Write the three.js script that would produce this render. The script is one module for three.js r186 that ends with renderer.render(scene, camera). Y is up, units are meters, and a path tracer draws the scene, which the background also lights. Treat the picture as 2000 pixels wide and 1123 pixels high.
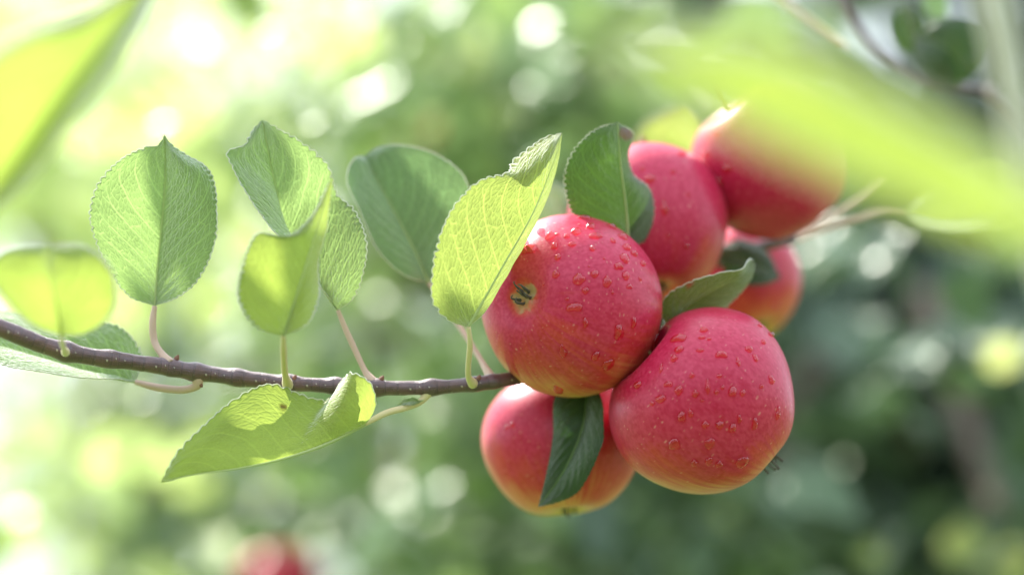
import * as THREE from 'three';

// ------------------------------------------------------------------ camera, sky, sun, exposure
const scene = new THREE.Scene();
const V = (x = 0, y = 0, z = 0) => new THREE.Vector3(x, y, z);
const FOCUS = 0.95, MM = 0.0002;                 // metres to the plane of sharp focus; metres per photo pixel there
const PITCH = THREE.MathUtils.degToRad(7);
const EYE = V(0, 1.42, 0.95);
const fov = 2 * Math.atan((574 / 1024 * 0.4 / 2) / FOCUS) * 180 / Math.PI;
const camera = new THREE.PerspectiveCamera(fov, 1024 / 574, 0.02, 900);
const FWD = V(0, Math.sin(PITCH), -Math.cos(PITCH)), UPV = V(0, Math.cos(PITCH), Math.sin(PITCH)), RIGHT = V(1, 0, 0);
camera.position.copy(EYE);
camera.lookAt(EYE.clone().add(FWD));
camera.focus = FOCUS - 0.012;
camera.userData.fStop = 2.3;
scene.add(camera);

const SUN = V(-0.40, 0.74, -0.54).normalize();
{ // a bright hazy morning sky: whiter towards the horizon and round the sun
  const W = 512, H = 256, d = new Float32Array(W * H * 4), v = new THREE.Vector3();
  for (let y = 0; y < H; y++) for (let x = 0; x < W; x++) {
    const up = ((y + 0.5) / H - 0.5) * Math.PI, az = ((x + 0.5) / W - 0.5) * 2 * Math.PI;
    v.set(Math.cos(az) * Math.cos(up), Math.sin(up), Math.sin(az) * Math.cos(up));
    const h = Math.exp(-Math.max(0, v.y) * 2.6), g = Math.exp(-((Math.acos(Math.min(1, v.dot(SUN))) / 0.62) ** 2)), o = (y * W + x) * 4;
    d[o] = 0.47 + 0.16 * h + 0.35 * g; d[o + 1] = 0.55 + 0.13 * h + 0.33 * g; d[o + 2] = 0.68 + 0.06 * h + 0.28 * g; d[o + 3] = 1;
  }
  const t = new THREE.DataTexture(d, W, H, THREE.RGBAFormat, THREE.FloatType);
  t.mapping = THREE.EquirectangularReflectionMapping; t.magFilter = t.minFilter = THREE.LinearFilter; t.needsUpdate = true;
  scene.background = scene.environment = t;
}

const sun = new THREE.DirectionalLight(new THREE.Color(1, 0.95, 0.86), 4.2);
sun.name = 'sun';
sun.position.copy(SUN).multiplyScalar(20).add(V(0, 1.4, 0));
sun.target.position.set(0, 1.4, 0);
sun.castShadow = true;
Object.assign(sun.shadow.camera, { left: -6, right: 6, top: 6, bottom: -6, near: 0.5, far: 60 });
sun.shadow.mapSize.set(4096, 4096);
sun.shadow.radius = 1;
scene.add(sun, sun.target);

const renderer = new THREE.WebGLRenderer({ antialias: true });
renderer.toneMapping = THREE.LinearToneMapping;
renderer.toneMappingExposure = 3.2;
renderer.shadowMap.enabled = true;

// ------------------------------------------------------------------ helpers
function rng(seed) { let s = seed >>> 0; return () => { s = (s + 0x6d2b79f5) | 0; let t = Math.imul(s ^ (s >>> 15), 1 | s); t = (t + Math.imul(t ^ (t >>> 7), 61 | t)) ^ t; return ((t ^ (t >>> 14)) >>> 0) / 4294967296; }; }
const lerp = (a, b, t) => a + (b - a) * t, clamp = (x, a = 0, b = 1) => Math.min(b, Math.max(a, x));
const smooth = (a, b, x) => { const t = clamp((x - a) / (b - a)); return t * t * (3 - 2 * t); };
function hash3(x, y, z) { let h = Math.imul(x, 374761393) ^ Math.imul(y, 668265263) ^ Math.imul(z, 2147483647 - 1274126177); h = Math.imul(h ^ (h >>> 13), 1274126177); h ^= h >>> 16; return (h >>> 0) / 4294967296; }
function noise3(x, y, z) {
  const X = Math.floor(x), Y = Math.floor(y), Z = Math.floor(z); let u = x - X, v = y - Y, w = z - Z;
  u = u * u * (3 - 2 * u); v = v * v * (3 - 2 * v); w = w * w * (3 - 2 * w);
  const a = (i, j, k) => hash3(X + i, Y + j, Z + k);
  return lerp(lerp(lerp(a(0, 0, 0), a(1, 0, 0), u), lerp(a(0, 1, 0), a(1, 1, 0), u), v), lerp(lerp(a(0, 0, 1), a(1, 0, 1), u), lerp(a(0, 1, 1), a(1, 1, 1), u), v), w);
}
const fbm = (x, y, z, n = 3) => { let s = 0, a = 0.5, t = 0; for (let i = 0; i < n; i++) { s += a * noise3(x, y, z); t += a; a *= 0.5; x = x * 2 + 7.1; y = y * 2 + 3.7; z = z * 2 + 1.3; } return s / t; };
const used = {};
function numbered(n) { const k = used[n] = (used[n] ?? -1) + 1; return k ? `${n}_${String(k).padStart(3, '0')}` : n; }
function thing(name, label, category, pos = V(), group) {
  const o = new THREE.Group(); o.name = numbered(name); o.position.copy(pos); o.userData = { label, category };
  if (group) o.userData.group = group;
  scene.add(o); return o;
}
function part(name, geo, mat, parent, label) {
  const m = new THREE.Mesh(geo, mat); m.name = name; m.castShadow = m.receiveShadow = true;
  if (label) m.userData.label = label;
  parent.add(m); return m;
}
// a place in the orchard, given by where it stands in the view and how far it lies in front of (+) or behind (-) the sharp plane
function P(px, py, z = 0) {
  const d = FOCUS - z, k = d / FOCUS * MM;
  return EYE.clone().addScaledVector(FWD, d).addScaledVector(RIGHT, (px - 1000) * k).addScaledVector(UPV, (561.5 - py) * k);
}
const toEye = p => EYE.clone().sub(p).normalize();
function tex(w, h, f, srgb = true) {
  const d = new Uint8Array(w * h * 4);
  for (let y = 0; y < h; y++) for (let x = 0; x < w; x++) { const c = f((x + 0.5) / w, (y + 0.5) / h, x, y), o = (y * w + x) * 4; for (let i = 0; i < 3; i++) d[o + i] = clamp(c[i]) * 255; d[o + 3] = 255; }
  const t = new THREE.DataTexture(d, w, h); if (srgb) t.colorSpace = THREE.SRGBColorSpace;
  t.magFilter = THREE.LinearFilter; t.minFilter = THREE.LinearFilter; t.wrapS = t.wrapT = THREE.RepeatWrapping; t.needsUpdate = true; return t;
}
const toS = c => c.map(x => x <= 0.0031308 ? 12.92 * x : 1.055 * Math.pow(Math.max(x, 0), 1 / 2.4) - 0.055);   // linear to stored sRGB
const mix3 = (a, b, t) => [lerp(a[0], b[0], t), lerp(a[1], b[1], t), lerp(a[2], b[2], t)];
// a tapering round sweep through points
function sweep(pts, radius, { seg = 40, rad = 12, bump = 0, freq = 60, origin = V(), uvLen = 0.02 } = {}) {
  const curve = new THREE.CatmullRomCurve3(pts, false, 'centripetal'), fr = curve.computeFrenetFrames(seg, false), L = curve.getLength();
  const pos = [], uv = [], idx = [];
  for (let i = 0; i <= seg; i++) {
    const t = i / seg, p = curve.getPointAt(t), n = fr.normals[i], b = fr.binormals[i], r0 = radius(t);
    for (let j = 0; j <= rad; j++) {
      const a = j / rad * Math.PI * 2, ca = Math.cos(a), sa = Math.sin(a);
      const q = p.clone().addScaledVector(n, ca).addScaledVector(b, sa);
      const r = r0 * (1 + bump * (fbm(ca * 1.2 + 5, sa * 1.2, t * L * freq, 3) - 0.5) * 2);
      q.copy(p).addScaledVector(n, ca * r).addScaledVector(b, sa * r).sub(origin);
      pos.push(q.x, q.y, q.z); uv.push(j / rad, t * L / uvLen);
    }
  }
  const w = rad + 1;
  for (let i = 0; i < seg; i++) for (let j = 0; j < rad; j++) { const a = i * w + j; idx.push(a, a + 1, a + w, a + 1, a + w + 1, a + w); }
  for (const [row, flip] of [[0, true], [seg, false]]) {
    const c = curve.getPointAt(row / seg).sub(origin), k = pos.length / 3; pos.push(c.x, c.y, c.z); uv.push(0.5, row ? L / uvLen : 0);
    for (let j = 0; j < rad; j++) flip ? idx.push(k, row * w + j + 1, row * w + j) : idx.push(k, row * w + j, row * w + j + 1);
  }
  const g = new THREE.BufferGeometry();
  g.setAttribute('position', new THREE.Float32BufferAttribute(pos, 3)); g.setAttribute('uv', new THREE.Float32BufferAttribute(uv, 2)); g.setIndex(idx);
  g.computeVertexNormals();
  const N = g.attributes.normal;
  for (let i = 0; i <= seg; i++) { const a = i * w, b = a + rad, x = N.getX(a) + N.getX(b), y = N.getY(a) + N.getY(b), z = N.getZ(a) + N.getZ(b), l = Math.hypot(x, y, z) || 1; N.setXYZ(a, x / l, y / l, z / l); N.setXYZ(b, x / l, y / l, z / l); }
  return g;
}

// ------------------------------------------------------------------ leaf surface: veins, cells, colour
const NV = 9;                                      // side veins on each half
const veinQ = (t, a, side) => (t - 0.33 * a - 0.07 * a * a) * NV + (side > 0 ? 0.0 : 0.45) + 0.5;
function voronoi(x, y, seed) {
  const X = Math.floor(x), Y = Math.floor(y); let d1 = 9, d2 = 9, id = 0;
  for (let j = -1; j <= 1; j++) for (let i = -1; i <= 1; i++) {
    const a = X + i + 0.15 + 0.7 * hash3(X + i, Y + j, seed), b = Y + j + 0.15 + 0.7 * hash3(X + i, Y + j, seed + 9), d = Math.hypot(x - a, y - b);
    if (d < d1) { d2 = d1; d1 = d; id = hash3(X + i, Y + j, seed + 5); } else if (d < d2) d2 = d;
  }
  return [d2 - d1, id];
}
const LW = 768, LH = 1024;
const veinField = new Float32Array(LW * LH), cellField = new Float32Array(LW * LH);
for (let y = 0; y < LH; y++) for (let x = 0; x < LW; x++) {
  const t = (y + 0.5) / LH, s = ((x + 0.5) / LW) * 2 - 1, a = Math.abs(s), side = Math.sign(s);
  const wob = (fbm(s * 4 + 11, t * 6, 3.3, 2) - 0.5) * 0.35 * a;
  const q = veinQ(t, a, side) + wob, f = Math.abs(q - Math.floor(q) - 0.5);
  let v = smooth(0.07, 0.02, f) * smooth(1.02, 0.72, a) * (q > 0.2 ? 1 : 0);
  v = Math.max(v, smooth(0.03, 0.012, a));
  const [e1] = voronoi(q * 2.1 + 4, a * 9 + (side > 0 ? 40 : 0), 3), [e2, id] = voronoi(q * 4.4 + wob * 5, a * 18 + (side > 0 ? 90 : 0), 7);
  v = Math.max(v, 0.85 * smooth(0.11, 0.03, e1), 0.5 * smooth(0.24, 0.05, e2));
  veinField[y * LW + x] = v; cellField[y * LW + x] = 0.5 * smooth(0, 0.5, e1) + 0.35 * smooth(0, 0.6, e2) + 0.15 * id;
}
const leafPaint = (b0, kv, w = LW, h = LH) => tex(w, h, (u, v) => {
  const i = Math.min(LH - 1, Math.floor(v * LH)) * LW + Math.min(LW - 1, Math.floor(u * LW)), k = veinField[i], c = cellField[i], m = fbm(u * 5, v * 7, 9.1, 4), f = noise3(u * 160, v * 220, 2);
  const b = b0 + 0.26 * (m - 0.5) + 0.08 * (c - 0.5) + 0.05 * (f - 0.5);
  return toS(mix3([b * 0.98, b, b * 0.9], [1, 1, 0.92], k * kv));
});
const leafMap = leafPaint(0.5, 0.58), leafMapSoft = leafPaint(0.6, 0.24, 512, 512);
const leafBump = tex(LW, LH, (u, v, x, y) => { const h = 0.45 + 0.35 * veinField[y * LW + x] - 0.35 * cellField[y * LW + x] + 0.1 * noise3(u * 200, v * 260, 4); return [h, h, h]; }, false);
leafMapSoft.wrapS = leafMapSoft.wrapT = leafMap.wrapS = leafMap.wrapT = leafBump.wrapS = leafBump.wrapT = THREE.ClampToEdgeWrapping;

const leafMat = (color, { t = 0.5, coat = 0, coatR = 0.3, sheen = 0.25, rough = 0.92, sheenC = [0.75, 0.9, 1.0], map = true, bump = 0.0005 } = {}) => new THREE.MeshPhysicalMaterial({
  color: new THREE.Color().setRGB(...color), roughness: rough, transmission: t, thickness: 0, clearcoat: coat, clearcoatRoughness: coatR, ior: 1.4,
  sheen: sheen, sheenColor: new THREE.Color().setRGB(...sheenC), sheenRoughness: 0.6, side: THREE.DoubleSide, vertexColors: true,
  map: map === 'soft' ? leafMapSoft : map ? leafMap : null, bumpMap: map ? leafBump : null, bumpScale: bump,
});
const M = {
  leafPale: leafMat([0.44, 0.64, 0.22], { t: 0.66, sheen: 0.25 }),
  leafGlow: leafMat([0.54, 0.68, 0.16], { t: 0.62, sheen: 0.3 }),
  leafMid: leafMat([0.28, 0.47, 0.19], { t: 0.55, sheen: 0.2 }),
  leafGreen: leafMat([0.07, 0.155, 0.022], { t: 0.5, sheen: 0.05, coat: 0.4, coatR: 0.3 }),
  leafLime: leafMat([0.24, 0.37, 0.05], { t: 0.6, sheen: 0.05 }),
  leafHang: leafMat([0.54, 0.68, 0.14], { t: 0.66, sheen: 0.2, map: 'soft', bump: 0.0003 }),
  leafDark: leafMat([0.055, 0.135, 0.028], { t: 0.32, coat: 0.4, coatR: 0.25, sheen: 0.04 }),
  leafFront: leafMat([0.57, 0.72, 0.14], { t: 0.6, sheen: 0.08, map: 'soft' }),
  petiolePink: new THREE.MeshPhysicalMaterial({ color: new THREE.Color().setRGB(0.52, 0.36, 0.27), roughness: 0.6, sheen: 0.6, sheenColor: new THREE.Color(1, 0.95, 0.95), sheenRoughness: 0.5 }),
  petioleGreen: new THREE.MeshPhysicalMaterial({ color: new THREE.Color().setRGB(0.6, 0.5, 0.27), roughness: 0.6, sheen: 0.5, sheenColor: new THREE.Color(1, 1, 0.9), sheenRoughness: 0.5 }),
  margin: new THREE.MeshPhysicalMaterial({ color: new THREE.Color().setRGB(0.72, 0.74, 0.6), roughness: 0.95, transmission: 0.5, thickness: 0, sheen: 1, sheenColor: new THREE.Color(1, 1, 1), sheenRoughness: 0.5 }),
  vein: new THREE.MeshPhysicalMaterial({ color: new THREE.Color().setRGB(0.52, 0.6, 0.25), roughness: 0.8, transmission: 0.4, thickness: 0 }),
  veinDark: new THREE.MeshPhysicalMaterial({ color: new THREE.Color().setRGB(0.16, 0.26, 0.06), roughness: 0.8, transmission: 0.3, thickness: 0 }),
};

// One leaf. mid, left and right are lines from the base to the tip; ml and mr (optional) say where the middle of each half lies.
function leaf(parent, o) {
  const pts = a => new THREE.CatmullRomCurve3(a.map(p => P(...p)), false, 'centripetal');
  const m = pts(o.mid), e = [pts(o.left), pts(o.right)], mm = [o.ml && pts(o.ml), o.mr && pts(o.mr)];
  const nt = o.nt ?? 210, ns = o.ns ?? 16, pos = [], uv = [], col = [], idx = [], w = ns * 2 + 1, org = parent.position;
  const teeth = o.teeth ?? 34, saw = o.saw ?? 0.0015, puff = o.puff ?? 0.00035, bulge = o.bulge ?? 0.0015;
  const spots = (o.spots ?? []).map(([x, y, r, c]) => [x, y, r, c]);
  for (let i = 0; i <= nt; i++) {
    const t = i / nt, mp = m.getPointAt(t), tan = m.getTangentAt(t);
    for (let j = -ns; j <= ns; j++) {
      const a = Math.abs(j) / ns, side = j < 0 ? 0 : 1;
      const ep = e[side].getPointAt(t), out = ep.clone().sub(mp), len = out.length();
      if (len > 1e-6) out.divideScalar(len);
      const n = tan.clone().cross(out).normalize(); if (!isFinite(n.x) || n.lengthSq() < 0.5) n.copy(toEye(mp)); if (n.dot(toEye(mp)) < 0) n.negate();
      const ph = t * teeth + (side ? 0.4 : 0) + 0.9 * (fbm(t * 14, side * 5, 60 + (o.seed ?? 0), 2) - 0.5), tooth = (ph - Math.floor(ph)), big = 0.6 + 0.8 * hash3(Math.floor(ph), side, 77 + (o.seed ?? 0));
      const cut = saw * big * (Math.sqrt(Math.sin(Math.PI * clamp(Math.pow(tooth, 1.5)))) - 0.6) * smooth(0.02, 0.12, t) * smooth(1, 0.97, t);
      ep.addScaledVector(n, 0.0007 * (fbm(t * 9, side * 7, o.seed ?? 1, 2) - 0.5) * 2);
      let p;
      if (mm[side]) {                                // a curve through the middle of this half
        const h = mm[side].getPointAt(t), u = a;
        p = mp.clone().multiplyScalar((1 - u) * (1 - 2 * u)).addScaledVector(h, 4 * u * (1 - u)).addScaledVector(ep, u * (2 * u - 1));
      } else p = mp.clone().lerp(ep, a).addScaledVector(n, bulge * 4 * a * (1 - a) * Math.min(1, len / 0.012));
      p.addScaledVector(out, cut * smooth(1 - 2.2 / ns, 1, a));
      const q = veinQ(t, a, side ? 1 : -1), ridge = Math.cos(2 * Math.PI * q);
      p.addScaledVector(n, -puff * (ridge * 0.5 + 0.5) * Math.sin(Math.PI * Math.min(1, a * 1.15)) * Math.min(1, len / 0.01) * -1 + 0.0012 * (fbm(a * 2.5 + side * 9, t * 4, 40 + (o.seed ?? 0), 2) - 0.5) * a);
      p.sub(org);
      pos.push(p.x, p.y, p.z); uv.push((j / ns + 1) / 2, t);
      let c = [1, 1, 1];
      if (spots.length) { const w3 = p.clone().add(org).sub(EYE), d = w3.dot(FWD), k = FOCUS / d / MM, X = 1000 + w3.x * k, Y = 561.5 - w3.dot(UPV) * k; for (const [sx, sy, r, sc] of spots) { const f = smooth(r, r * 0.55, Math.hypot(X - sx, Y - sy) + r * 0.5 * (fbm(X / 9, Y / 9, 1, 2) - 0.5)); c = mix3(c, sc, f); } }
      col.push(...c);
    }
  }
  for (let i = 0; i < nt; i++) for (let j = 0; j < ns * 2; j++) { const a = i * w + j; idx.push(a, a + 1, a + w, a + 1, a + w + 1, a + w); }
  const g = new THREE.BufferGeometry();
  g.setAttribute('position', new THREE.Float32BufferAttribute(pos, 3)); g.setAttribute('uv', new THREE.Float32BufferAttribute(uv, 2)); g.setAttribute('color', new THREE.Float32BufferAttribute(col, 3)); g.setIndex(idx); g.computeVertexNormals();
  const blade = part(o.name ?? 'leaf', g, o.mat, parent, o.label);
  if (o.margin) {                                    // the downy rim of the blade
    for (const j of [0, ns * 2]) { const rim = []; for (let i = 2; i < nt; i += 2) { const k = (i * w + j) * 3; rim.push(V(pos[k] + org.x, pos[k + 1] + org.y, pos[k + 2] + org.z)); }
      part('margin', sweep(rim, t => o.margin * smooth(0, 0.08, t) * smooth(1, 0.94, t) + 0.00003, { seg: 130, rad: 6, bump: 0.6, freq: 900, origin: org }), M.margin, blade); }
  }
  const off = o.veinSide ?? 1, mid = [];
  for (let i = 0; i <= 12; i++) { const t = i / 12 * 0.985; const p = m.getPointAt(t); mid.push(p.addScaledVector(toEye(p), off * 0.0001)); }
  part('midrib', sweep(mid, t => lerp(o.rib ?? 0.0006, 0.00014, Math.pow(t, 0.7)), { seg: 40, rad: 8, origin: org }), o.ribMat ?? M.vein, blade);
  if (o.petiole) part('petiole', sweep(o.petiole.map(p => P(...p)), t => 1.55 * (o.pr ?? 0.00085) * (0.55 + 0.2 * smooth(0, 0.25, t) + 0.55 * smooth(0.75, 1, t)), { seg: 30, rad: 10, bump: 0.08, freq: 300, origin: org }), o.petMat ?? M.petioleGreen, blade);
  return blade;
}

// ------------------------------------------------------------------ ground
{
  const gmap = tex(512, 512, (u, v) => { const n = 0.5 * (fbm(u * 24, v * 24, 1) + fbm((u + 9) * 24, v * 24, 5)), f = noise3(u * 200, v * 200, 3); return toS(mix3([0.05, 0.09, 0.02], [0.13, 0.19, 0.045], clamp(n * 1.4 - 0.2 + (f - 0.5) * 0.5))); });
  gmap.repeat.set(300, 300);
  const g = new THREE.PlaneGeometry(1200, 1200, 1, 1); g.rotateX(-Math.PI / 2);
  const ground = new THREE.Mesh(g, new THREE.MeshStandardMaterial({ map: gmap, roughness: 0.95 }));
  ground.name = 'ground'; ground.userData = { label: 'sunlit grassy ground of the orchard below the branches', category: 'ground', kind: 'structure' }; ground.receiveShadow = true; scene.add(ground);
}

// ------------------------------------------------------------------ orchard trees behind
const bark = new THREE.MeshStandardMaterial({ color: new THREE.Color().setRGB(0.16, 0.12, 0.09), roughness: 0.9 });
function smallLeaf(curl, fold) {
  const pos = [], uv = [], idx = [], nt = 8, ns = 3, w = ns * 2 + 1;
  for (let i = 0; i <= nt; i++) { const t = i / nt, hw = 0.36 * Math.pow(Math.sin(Math.PI * Math.pow(t, 0.8)), 0.75) * (1 - 0.25 * t);
    for (let j = -ns; j <= ns; j++) { const s = j / ns; pos.push(s * hw, -curl * t * t + fold * Math.abs(s) * hw + 0.03 * Math.sin(t * 14 + s * 3), t); uv.push((s + 1) / 2, t); } }
  for (let i = 0; i < nt; i++) for (let j = 0; j < ns * 2; j++) { const a = i * w + j; idx.push(a, a + w, a + 1, a + 1, a + w, a + w + 1); }
  const g = new THREE.BufferGeometry(); g.setAttribute('position', new THREE.Float32BufferAttribute(pos, 3)); g.setAttribute('uv', new THREE.Float32BufferAttribute(uv, 2)); g.setIndex(idx); g.computeVertexNormals(); return g;
}
const LEAVES = [smallLeaf(0.15, 0.35), smallLeaf(0.3, 0.1), smallLeaf(0.05, 0.6)];
const crownMat = leafMat([1, 1, 1], { t: 0.45, coat: 0.7, coatR: 0.28, sheen: 0.15, map: false }); crownMat.vertexColors = false;
const shadeMat = leafMat([0.2, 0.34, 0.06], { t: 0.3, map: false }); shadeMat.vertexColors = false;
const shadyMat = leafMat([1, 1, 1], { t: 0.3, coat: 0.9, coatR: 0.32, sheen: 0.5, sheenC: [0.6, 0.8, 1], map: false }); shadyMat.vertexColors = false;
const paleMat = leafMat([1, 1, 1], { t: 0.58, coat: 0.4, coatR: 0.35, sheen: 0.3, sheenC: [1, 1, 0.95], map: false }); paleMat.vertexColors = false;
const gapAt = (p, k, s) => fbm(p.x * k + s, p.y * k, p.z * k + s * 2, 2);
// crown: [centre, half sizes, leaves, gap threshold]; colours between two greens
function tree(label, foot, trunkTop, blobs, { seed = 1, c0 = [0.10, 0.22, 0.04], c1 = [0.2, 0.36, 0.06], size = 0.06, group = 'orchard trees out of focus behind the apples', gapK = 3.2, r0 = 0.05, mat = crownMat } = {}) {
  const t = thing('apple_tree', label, 'tree', foot, group), R = rng(seed);
  const rel = p => p.clone();
  const mid = foot.clone().lerp(trunkTop, 0.5).add(V(0.05 * (R() - 0.5), 0, 0.05 * (R() - 0.5)));
  part('trunk', sweep([foot, mid, trunkTop], s => lerp(r0, r0 * 0.45, s), { seg: 16, rad: 10, bump: 0.15, freq: 8, origin: foot }), bark, t);
  for (const b of blobs) { const end = b[0], m2 = trunkTop.clone().lerp(end, 0.5).add(V(0, 0.08, 0)); const s0 = foot.clone().lerp(trunkTop, 0.55 + 0.4 * R());
    part('limb', sweep([s0, m2, end], s => lerp(r0 * 0.4, 0.006, s), { seg: 14, rad: 8, bump: 0.1, freq: 10, origin: foot }), bark, t); }
  const per = [[], [], []], cols = [[], [], []], q = new THREE.Quaternion(), mtx = new THREE.Matrix4(), dir = V(), nrm = V();
  for (const [c, h, n, gap, tone = 0] of blobs) {
    let made = 0, tries = 0;
    while (made < n && tries++ < n * 12) {
      const x = R() * 2 - 1, y = R() * 2 - 1, z = R() * 2 - 1, rr = x * x + y * y + z * z; if (rr > 1) continue;
      const p = V(c.x + x * h.x, c.y + y * h.y, c.z + z * h.z);
      if (gapAt(p, gapK, seed) < gap) continue;
      nrm.set((R() - 0.5) * 1.6, 0.55 + R() * 0.6, (R() - 0.5) * 1.6).normalize();
      dir.set(R() - 0.5, -0.35 - 0.4 * R(), R() - 0.5); dir.addScaledVector(nrm, -dir.dot(nrm)).normalize();
      const side = nrm.clone().cross(dir), s = size * (0.65 + 0.6 * R()), k = Math.floor(R() * 3);
      mtx.makeBasis(side.multiplyScalar(s), nrm.clone().multiplyScalar(s), dir.clone().multiplyScalar(s)).setPosition(p.sub(foot));
      per[k].push(mtx.clone()); const f = clamp(R() * 0.8 + tone); cols[k].push(new THREE.Color().setRGB(...mix3(c0, c1, f))); made++;
    }
  }
  per.forEach((list, k) => {
    if (!list.length) return;
    const im = new THREE.InstancedMesh(LEAVES[k], mat, list.length); im.name = 'crown'; im.userData.kind = 'stuff'; im.castShadow = im.receiveShadow = true;
    list.forEach((m, i) => { im.setMatrixAt(i, m); im.setColorAt(i, cols[k][i]); });
    t.add(im);
  });
  return t;
}
const foot = (px, z) => { const p = P(px, 560, z); p.y = 0; return p; };
const B = (px, py, z, hx, hy, hz, n, gap = 0.35, tone = 0) => [P(px, py, z), V(hx, hy, hz), n, gap, tone];
const lift = (b, v) => { b[0].add(v); return b; };
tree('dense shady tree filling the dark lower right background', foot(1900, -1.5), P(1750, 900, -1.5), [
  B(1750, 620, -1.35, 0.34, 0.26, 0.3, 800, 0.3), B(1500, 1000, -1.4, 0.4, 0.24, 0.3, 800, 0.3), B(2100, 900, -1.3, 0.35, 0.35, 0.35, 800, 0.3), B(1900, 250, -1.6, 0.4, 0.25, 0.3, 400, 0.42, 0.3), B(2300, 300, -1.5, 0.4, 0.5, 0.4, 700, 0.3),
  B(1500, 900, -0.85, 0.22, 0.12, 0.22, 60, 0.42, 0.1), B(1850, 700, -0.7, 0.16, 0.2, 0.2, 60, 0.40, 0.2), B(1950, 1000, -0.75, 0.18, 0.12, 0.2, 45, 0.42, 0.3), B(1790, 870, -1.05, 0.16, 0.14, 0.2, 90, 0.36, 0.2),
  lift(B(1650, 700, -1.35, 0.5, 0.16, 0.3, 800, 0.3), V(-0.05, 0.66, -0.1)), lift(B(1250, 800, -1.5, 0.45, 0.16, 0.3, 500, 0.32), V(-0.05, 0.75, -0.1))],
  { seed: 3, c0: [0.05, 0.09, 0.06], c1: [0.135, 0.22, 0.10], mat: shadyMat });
tree('soft green tree in the middle background behind the branch', foot(900, -2.3), P(950, 1100, -2.3), [
  B(850, 650, -2.0, 0.42, 0.3, 0.3, 500, 0.38), B(750, 1050, -2.0, 0.45, 0.28, 0.3, 650, 0.34), B(1250, 700, -2.2, 0.4, 0.4, 0.3, 700, 0.3), B(950, 250, -2.3, 0.45, 0.3, 0.3, 420, 0.40, 0.1), B(1350, 100, -2.2, 0.45, 0.3, 0.3, 450, 0.4, 0.2),
  B(760, 930, -0.9, 0.26, 0.1, 0.25, 90, 0.40, 0.1), B(820, 120, -1.0, 0.28, 0.1, 0.25, 70, 0.40, 0.3), B(720, 480, -0.95, 0.2, 0.16, 0.2, 55, 0.40, 0.1), B(1180, 110, -0.8, 0.16, 0.08, 0.2, 40, 0.40, 0.3), B(1000, 200, -1.0, 0.14, 0.08, 0.2, 30, 0.40, 0)],
  { seed: 11, c0: [0.09, 0.155, 0.085], c1: [0.32, 0.45, 0.15], mat: shadyMat });
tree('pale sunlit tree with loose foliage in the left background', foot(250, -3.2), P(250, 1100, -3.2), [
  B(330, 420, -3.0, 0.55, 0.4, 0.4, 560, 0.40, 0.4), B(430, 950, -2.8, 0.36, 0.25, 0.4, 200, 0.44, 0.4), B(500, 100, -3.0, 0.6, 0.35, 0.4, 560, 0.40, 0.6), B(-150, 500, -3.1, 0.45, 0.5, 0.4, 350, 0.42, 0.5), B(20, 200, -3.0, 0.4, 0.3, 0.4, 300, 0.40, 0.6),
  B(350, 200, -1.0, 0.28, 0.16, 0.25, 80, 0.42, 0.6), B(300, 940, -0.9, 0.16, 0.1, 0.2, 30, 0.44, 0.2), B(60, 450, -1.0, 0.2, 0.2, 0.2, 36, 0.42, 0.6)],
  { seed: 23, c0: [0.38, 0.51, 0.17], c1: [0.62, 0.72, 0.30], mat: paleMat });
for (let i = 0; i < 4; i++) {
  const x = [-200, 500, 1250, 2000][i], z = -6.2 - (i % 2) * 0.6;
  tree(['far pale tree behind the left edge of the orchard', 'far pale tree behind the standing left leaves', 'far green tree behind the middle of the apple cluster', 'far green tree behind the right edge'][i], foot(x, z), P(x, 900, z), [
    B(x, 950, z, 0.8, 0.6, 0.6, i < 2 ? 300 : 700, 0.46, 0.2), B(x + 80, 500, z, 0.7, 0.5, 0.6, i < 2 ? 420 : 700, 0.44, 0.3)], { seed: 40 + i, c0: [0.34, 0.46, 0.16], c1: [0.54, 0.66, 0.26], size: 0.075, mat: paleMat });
}

// the next row, behind the camera: it hides the low sky from the front of the apples
for (const [x, z, k] of [[-1.5, 3.4, 0], [1.1, 3.1, 1], [3.4, 2.4, 2], [-3.6, 2.4, 3]]) {
  const f = V(x, 0, z);
  tree(['leafy tree of the next row behind the left of the view', 'leafy tree of the next row behind the right of the view', 'leafy tree of the next row far to the right', 'leafy tree of the next row far to the left'][k], f, f.clone().setY(1.3), [
    [V(x, 1.0, z), V(1.35, 0.8, 0.5), 500, 0.2, 0], [V(x + 0.2, 2.2, z), V(1.2, 0.8, 0.5), 500, 0.25, 0]], { seed: 70 + k, c0: [0.04, 0.09, 0.03], c1: [0.10, 0.2, 0.05], size: 0.16, mat: shadyMat, group: 'orchard trees of the next row' });
}
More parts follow.
